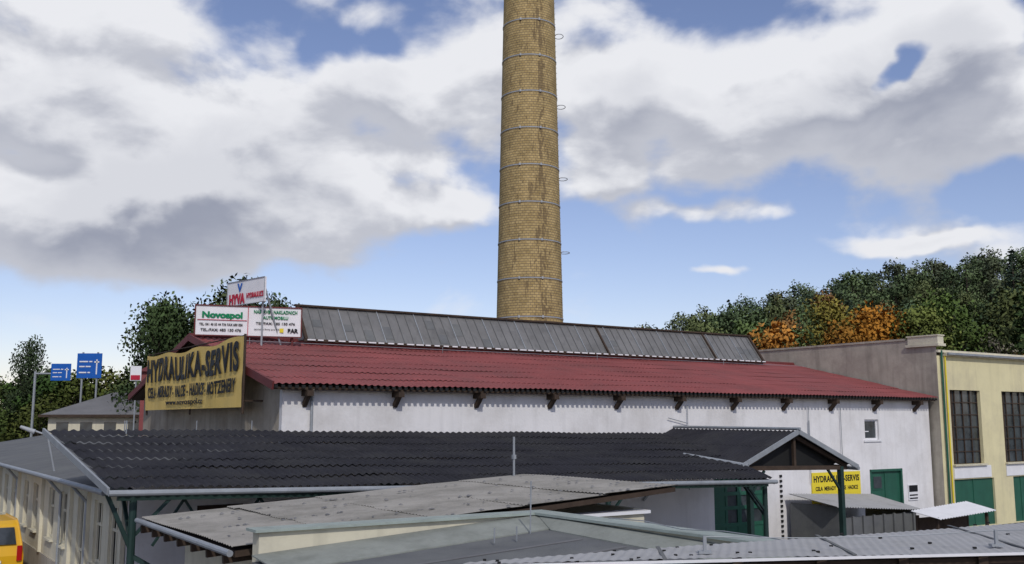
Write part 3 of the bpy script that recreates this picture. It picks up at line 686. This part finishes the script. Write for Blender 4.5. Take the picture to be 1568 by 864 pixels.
while x<-15:
    put('belt_tree',R.choice(TD),x,88+R.uniform(-4,4),R.uniform(.45,.62),tuple(a*.6 for a in R.choice(greens)),HG,sx=1.3); x+=R.uniform(3,5)
put('deciduous_tree',TN[0],-22.2,62,.98,(.045,.07,.028),sx=.8)
put('deciduous_tree.001',TN[1],-25.3,72,1.10,(.065,.088,.036),sx=.85)
put('deciduous_tree.002',TN[1],-19.6,64,.96,(.055,.08,.034),sx=.9)
put('deciduous_tree.003',TB[1],-15.8,66,1.16,(.05,.07,.033),sx=.8)
put('deciduous_tree.004',TN[0],-52.6,108,1.08,(.045,.066,.033),sx=.7)
put('deciduous_tree.005',TN[2],-22,78,1.25,(.075,.095,.044))
put('deciduous_tree.006',TN[1],-17.5,72,1.1,(.055,.08,.035),sx=.85)

# ---------------------------------------------------------------- sky
sunv=Vector((.236,-.975,0)).normalized(); el=math.radians(40); sunv=Vector((sunv.x*math.cos(el),sunv.y*math.cos(el),math.sin(el)))
sd=bpy.data.lights.new('sun','SUN'); sd.energy=2.0; sd.angle=math.radians(1.0); sd.color=(1,.96,.89)
so=bpy.data.objects.new('sun',sd); COL.objects.link(so); so.rotation_euler=sunv.to_track_quat('Z','Y').to_euler(); so.location=(20,-40,60)
wd=bpy.data.worlds.new('World'); scene.world=wd; wd.use_nodes=True; nt=wd.node_tree; L=nt.links; bg=nt.nodes['Background']
wd.cycles.sampling_method='MANUAL'; wd.cycles.sample_map_resolution=256
sky=nn(nt,'ShaderNodeTexSky',sky_type='NISHITA'); sky.sun_disc=False; sky.sun_elevation=el; sky.sun_rotation=math.atan2(sunv.x,sunv.y); sky.altitude=400; sky.air_density=1.0; sky.dust_density=.6; sky.ozone_density=1.5
tc=nn(nt,'ShaderNodeTexCoord')
def mth(op,a,b=None,c=None,clamp=False):
    n=nn(nt,'ShaderNodeMath',operation=op); n.use_clamp=clamp
    for i,x in enumerate((a,b,c)):
        if x is None: continue
        if isinstance(x,(int,float)): n.inputs[i].default_value=x
        else: L.new(x,n.inputs[i])
    return n.outputs[0]
def mapr(x,a,b,c,d,smooth=True):
    n=nn(nt,'ShaderNodeMapRange'); n.interpolation_type='SMOOTHSTEP' if smooth else 'LINEAR'; L.new(x,n.inputs[0])
    for i,q in enumerate((a,b,c,d)): n.inputs[i+1].default_value=q
    return n.outputs[0]
sp=nn(nt,'ShaderNodeSeparateXYZ'); L.new(tc.outputs['Generated'],sp.inputs[0])
az=mth('MULTIPLY',mth('ARCTAN2',sp.outputs[0],sp.outputs[1]),57.2958); ele=mth('MULTIPLY',mth('ARCSINE',sp.outputs[2]),57.2958)
wn=nn(nt,'ShaderNodeTexNoise'); wn.inputs['Scale'].default_value=7; wn.inputs['Detail'].default_value=4; L.new(tc.outputs['Generated'],wn.inputs['Vector'])
wv=nn(nt,'ShaderNodeVectorMath',operation='SUBTRACT'); L.new(wn.outputs['Color'],wv.inputs[0]); wv.inputs[1].default_value=(.5,.5,.5)
wm=nn(nt,'ShaderNodeVectorMath',operation='MULTIPLY'); L.new(wv.outputs[0],wm.inputs[0]); wm.inputs[1].default_value=(12,6,0)
blobs=[(-21,19,13,7,.50),(-25,10.6,12,3.2,.52),(-10,14.8,10,4.8,.46),(-18,11.5,10,3.4,.46),(-26,15,7,4,.25),(-4,20.5,7,4,.36),(6,21,8,3.5,.38),(14,16.5,11,4.4,.46),(21,17.8,8,4.6,.44),(27,16.5,6,5,.42),(22,21.8,9,2.8,.34),(5.5,16.5,5,4,.36),
 (12,11.2,5.0,.8,.32),(23,9.6,4.5,.6,.38),(12,8,2,.4,.34),(-3,11.5,4,1.2,.32),(5.5,13,3,1.2,.32)]
neg=[(21.8,18.3,1.7,2.2,-.85),(-11.0,20.2,3.6,1.4,-.36),(27,12.2,4,1.8,-.4)]
def blobsum(tot,lst,vec):
    for (a,e,ra,re,w) in lst:
        s1=nn(nt,'ShaderNodeVectorMath',operation='SUBTRACT'); L.new(vec,s1.inputs[0]); s1.inputs[1].default_value=(a,e,0)
        s2=nn(nt,'ShaderNodeVectorMath',operation='MULTIPLY'); L.new(s1.outputs[0],s2.inputs[0]); s2.inputs[1].default_value=(1/ra,1/re,0)
        s3=nn(nt,'ShaderNodeVectorMath',operation='LENGTH'); L.new(s2.outputs[0],s3.inputs[0])
        f=mapr(s3.outputs['Value'],0.1,1.45,w,0); tot=mth('ADD',tot,f)
    return tot
def density(off):
    cv=nn(nt,'ShaderNodeCombineXYZ'); L.new(az,cv.inputs[0]); e2=mth('ADD',ele,off); L.new(e2,cv.inputs[1])
    cw=nn(nt,'ShaderNodeVectorMath',operation='ADD'); L.new(cv.outputs[0],cw.inputs[0]); L.new(wm.outputs[0],cw.inputs[1])
    mp=nn(nt,'ShaderNodeVectorMath',operation='ADD'); L.new(tc.outputs['Generated'],mp.inputs[0]); mp.inputs[1].default_value=(0,0,math.radians(off))
    m2=nn(nt,'ShaderNodeMapping'); m2.inputs['Scale'].default_value=(5.2,5.2,9.0); m2.inputs['Location'].default_value=(3.1,.4,.9); L.new(mp.outputs[0],m2.inputs['Vector'])
    no=nn(nt,'ShaderNodeTexNoise'); no.inputs['Scale'].default_value=1.5; no.inputs['Detail'].default_value=7; no.inputs['Roughness'].default_value=.5; no.inputs['Distortion'].default_value=.2; L.new(m2.outputs[0],no.inputs['Vector'])
    tot=mth('MULTIPLY_ADD',no.outputs[0],1.4,-.92)
    tot=blobsum(tot,blobs,cw.outputs[0])
    hi=mapr(ele,21,35,0,.22); tot=mth('ADD',tot,hi)
    return tot,cw.outputs[0]
d0,cwv=density(0); d1,_=density(1.7)
da=blobsum(d0,neg,cwv)
alpha=mth('MULTIPLY',mapr(da,-.13,.17,0,1),mapr(ele,3,8,0,1))
lit=mapr(mth('SUBTRACT',d0,d1),-.17,.20,0,1)
thick=mapr(d0,.1,.75,1,.0)
f=mth('MULTIPLY_ADD',lit,.72,mth('MULTIPLY',thick,.42),clamp=True)
cc=nn(nt,'ShaderNodeMix',data_type='RGBA'); L.new(f,cc.inputs[0]); cc.inputs[6].default_value=(3.2,3.45,4.3,1); cc.inputs[7].default_value=(8.2,8.3,8.7,1)
skt=nn(nt,'ShaderNodeVectorMath',operation='MULTIPLY'); L.new(sky.outputs[0],skt.inputs[0]); skt.inputs[1].default_value=(1.2,1.06,1.16)
mx=nn(nt,'ShaderNodeMix',data_type='RGBA'); L.new(alpha,mx.inputs[0]); L.new(skt.outputs[0],mx.inputs[6]); L.new(cc.outputs[2],mx.inputs[7])
L.new(mx.outputs[2],bg.inputs['Color']); bg.inputs['Strength'].default_value=.1

# ---------------------------------------------------------------- camera
cam=bpy.data.cameras.new('camera'); co=bpy.data.objects.new('camera',cam); COL.objects.link(co)
co.location=(0,0,5); co.rotation_euler=(math.radians(98.0),0,0); cam.sensor_width=36; cam.lens=34.67; cam.clip_end=8000; cam.clip_start=.1
scene.camera=co
scene.view_settings.view_transform='Standard'; scene.view_settings.look='None'; scene.view_settings.exposure=0
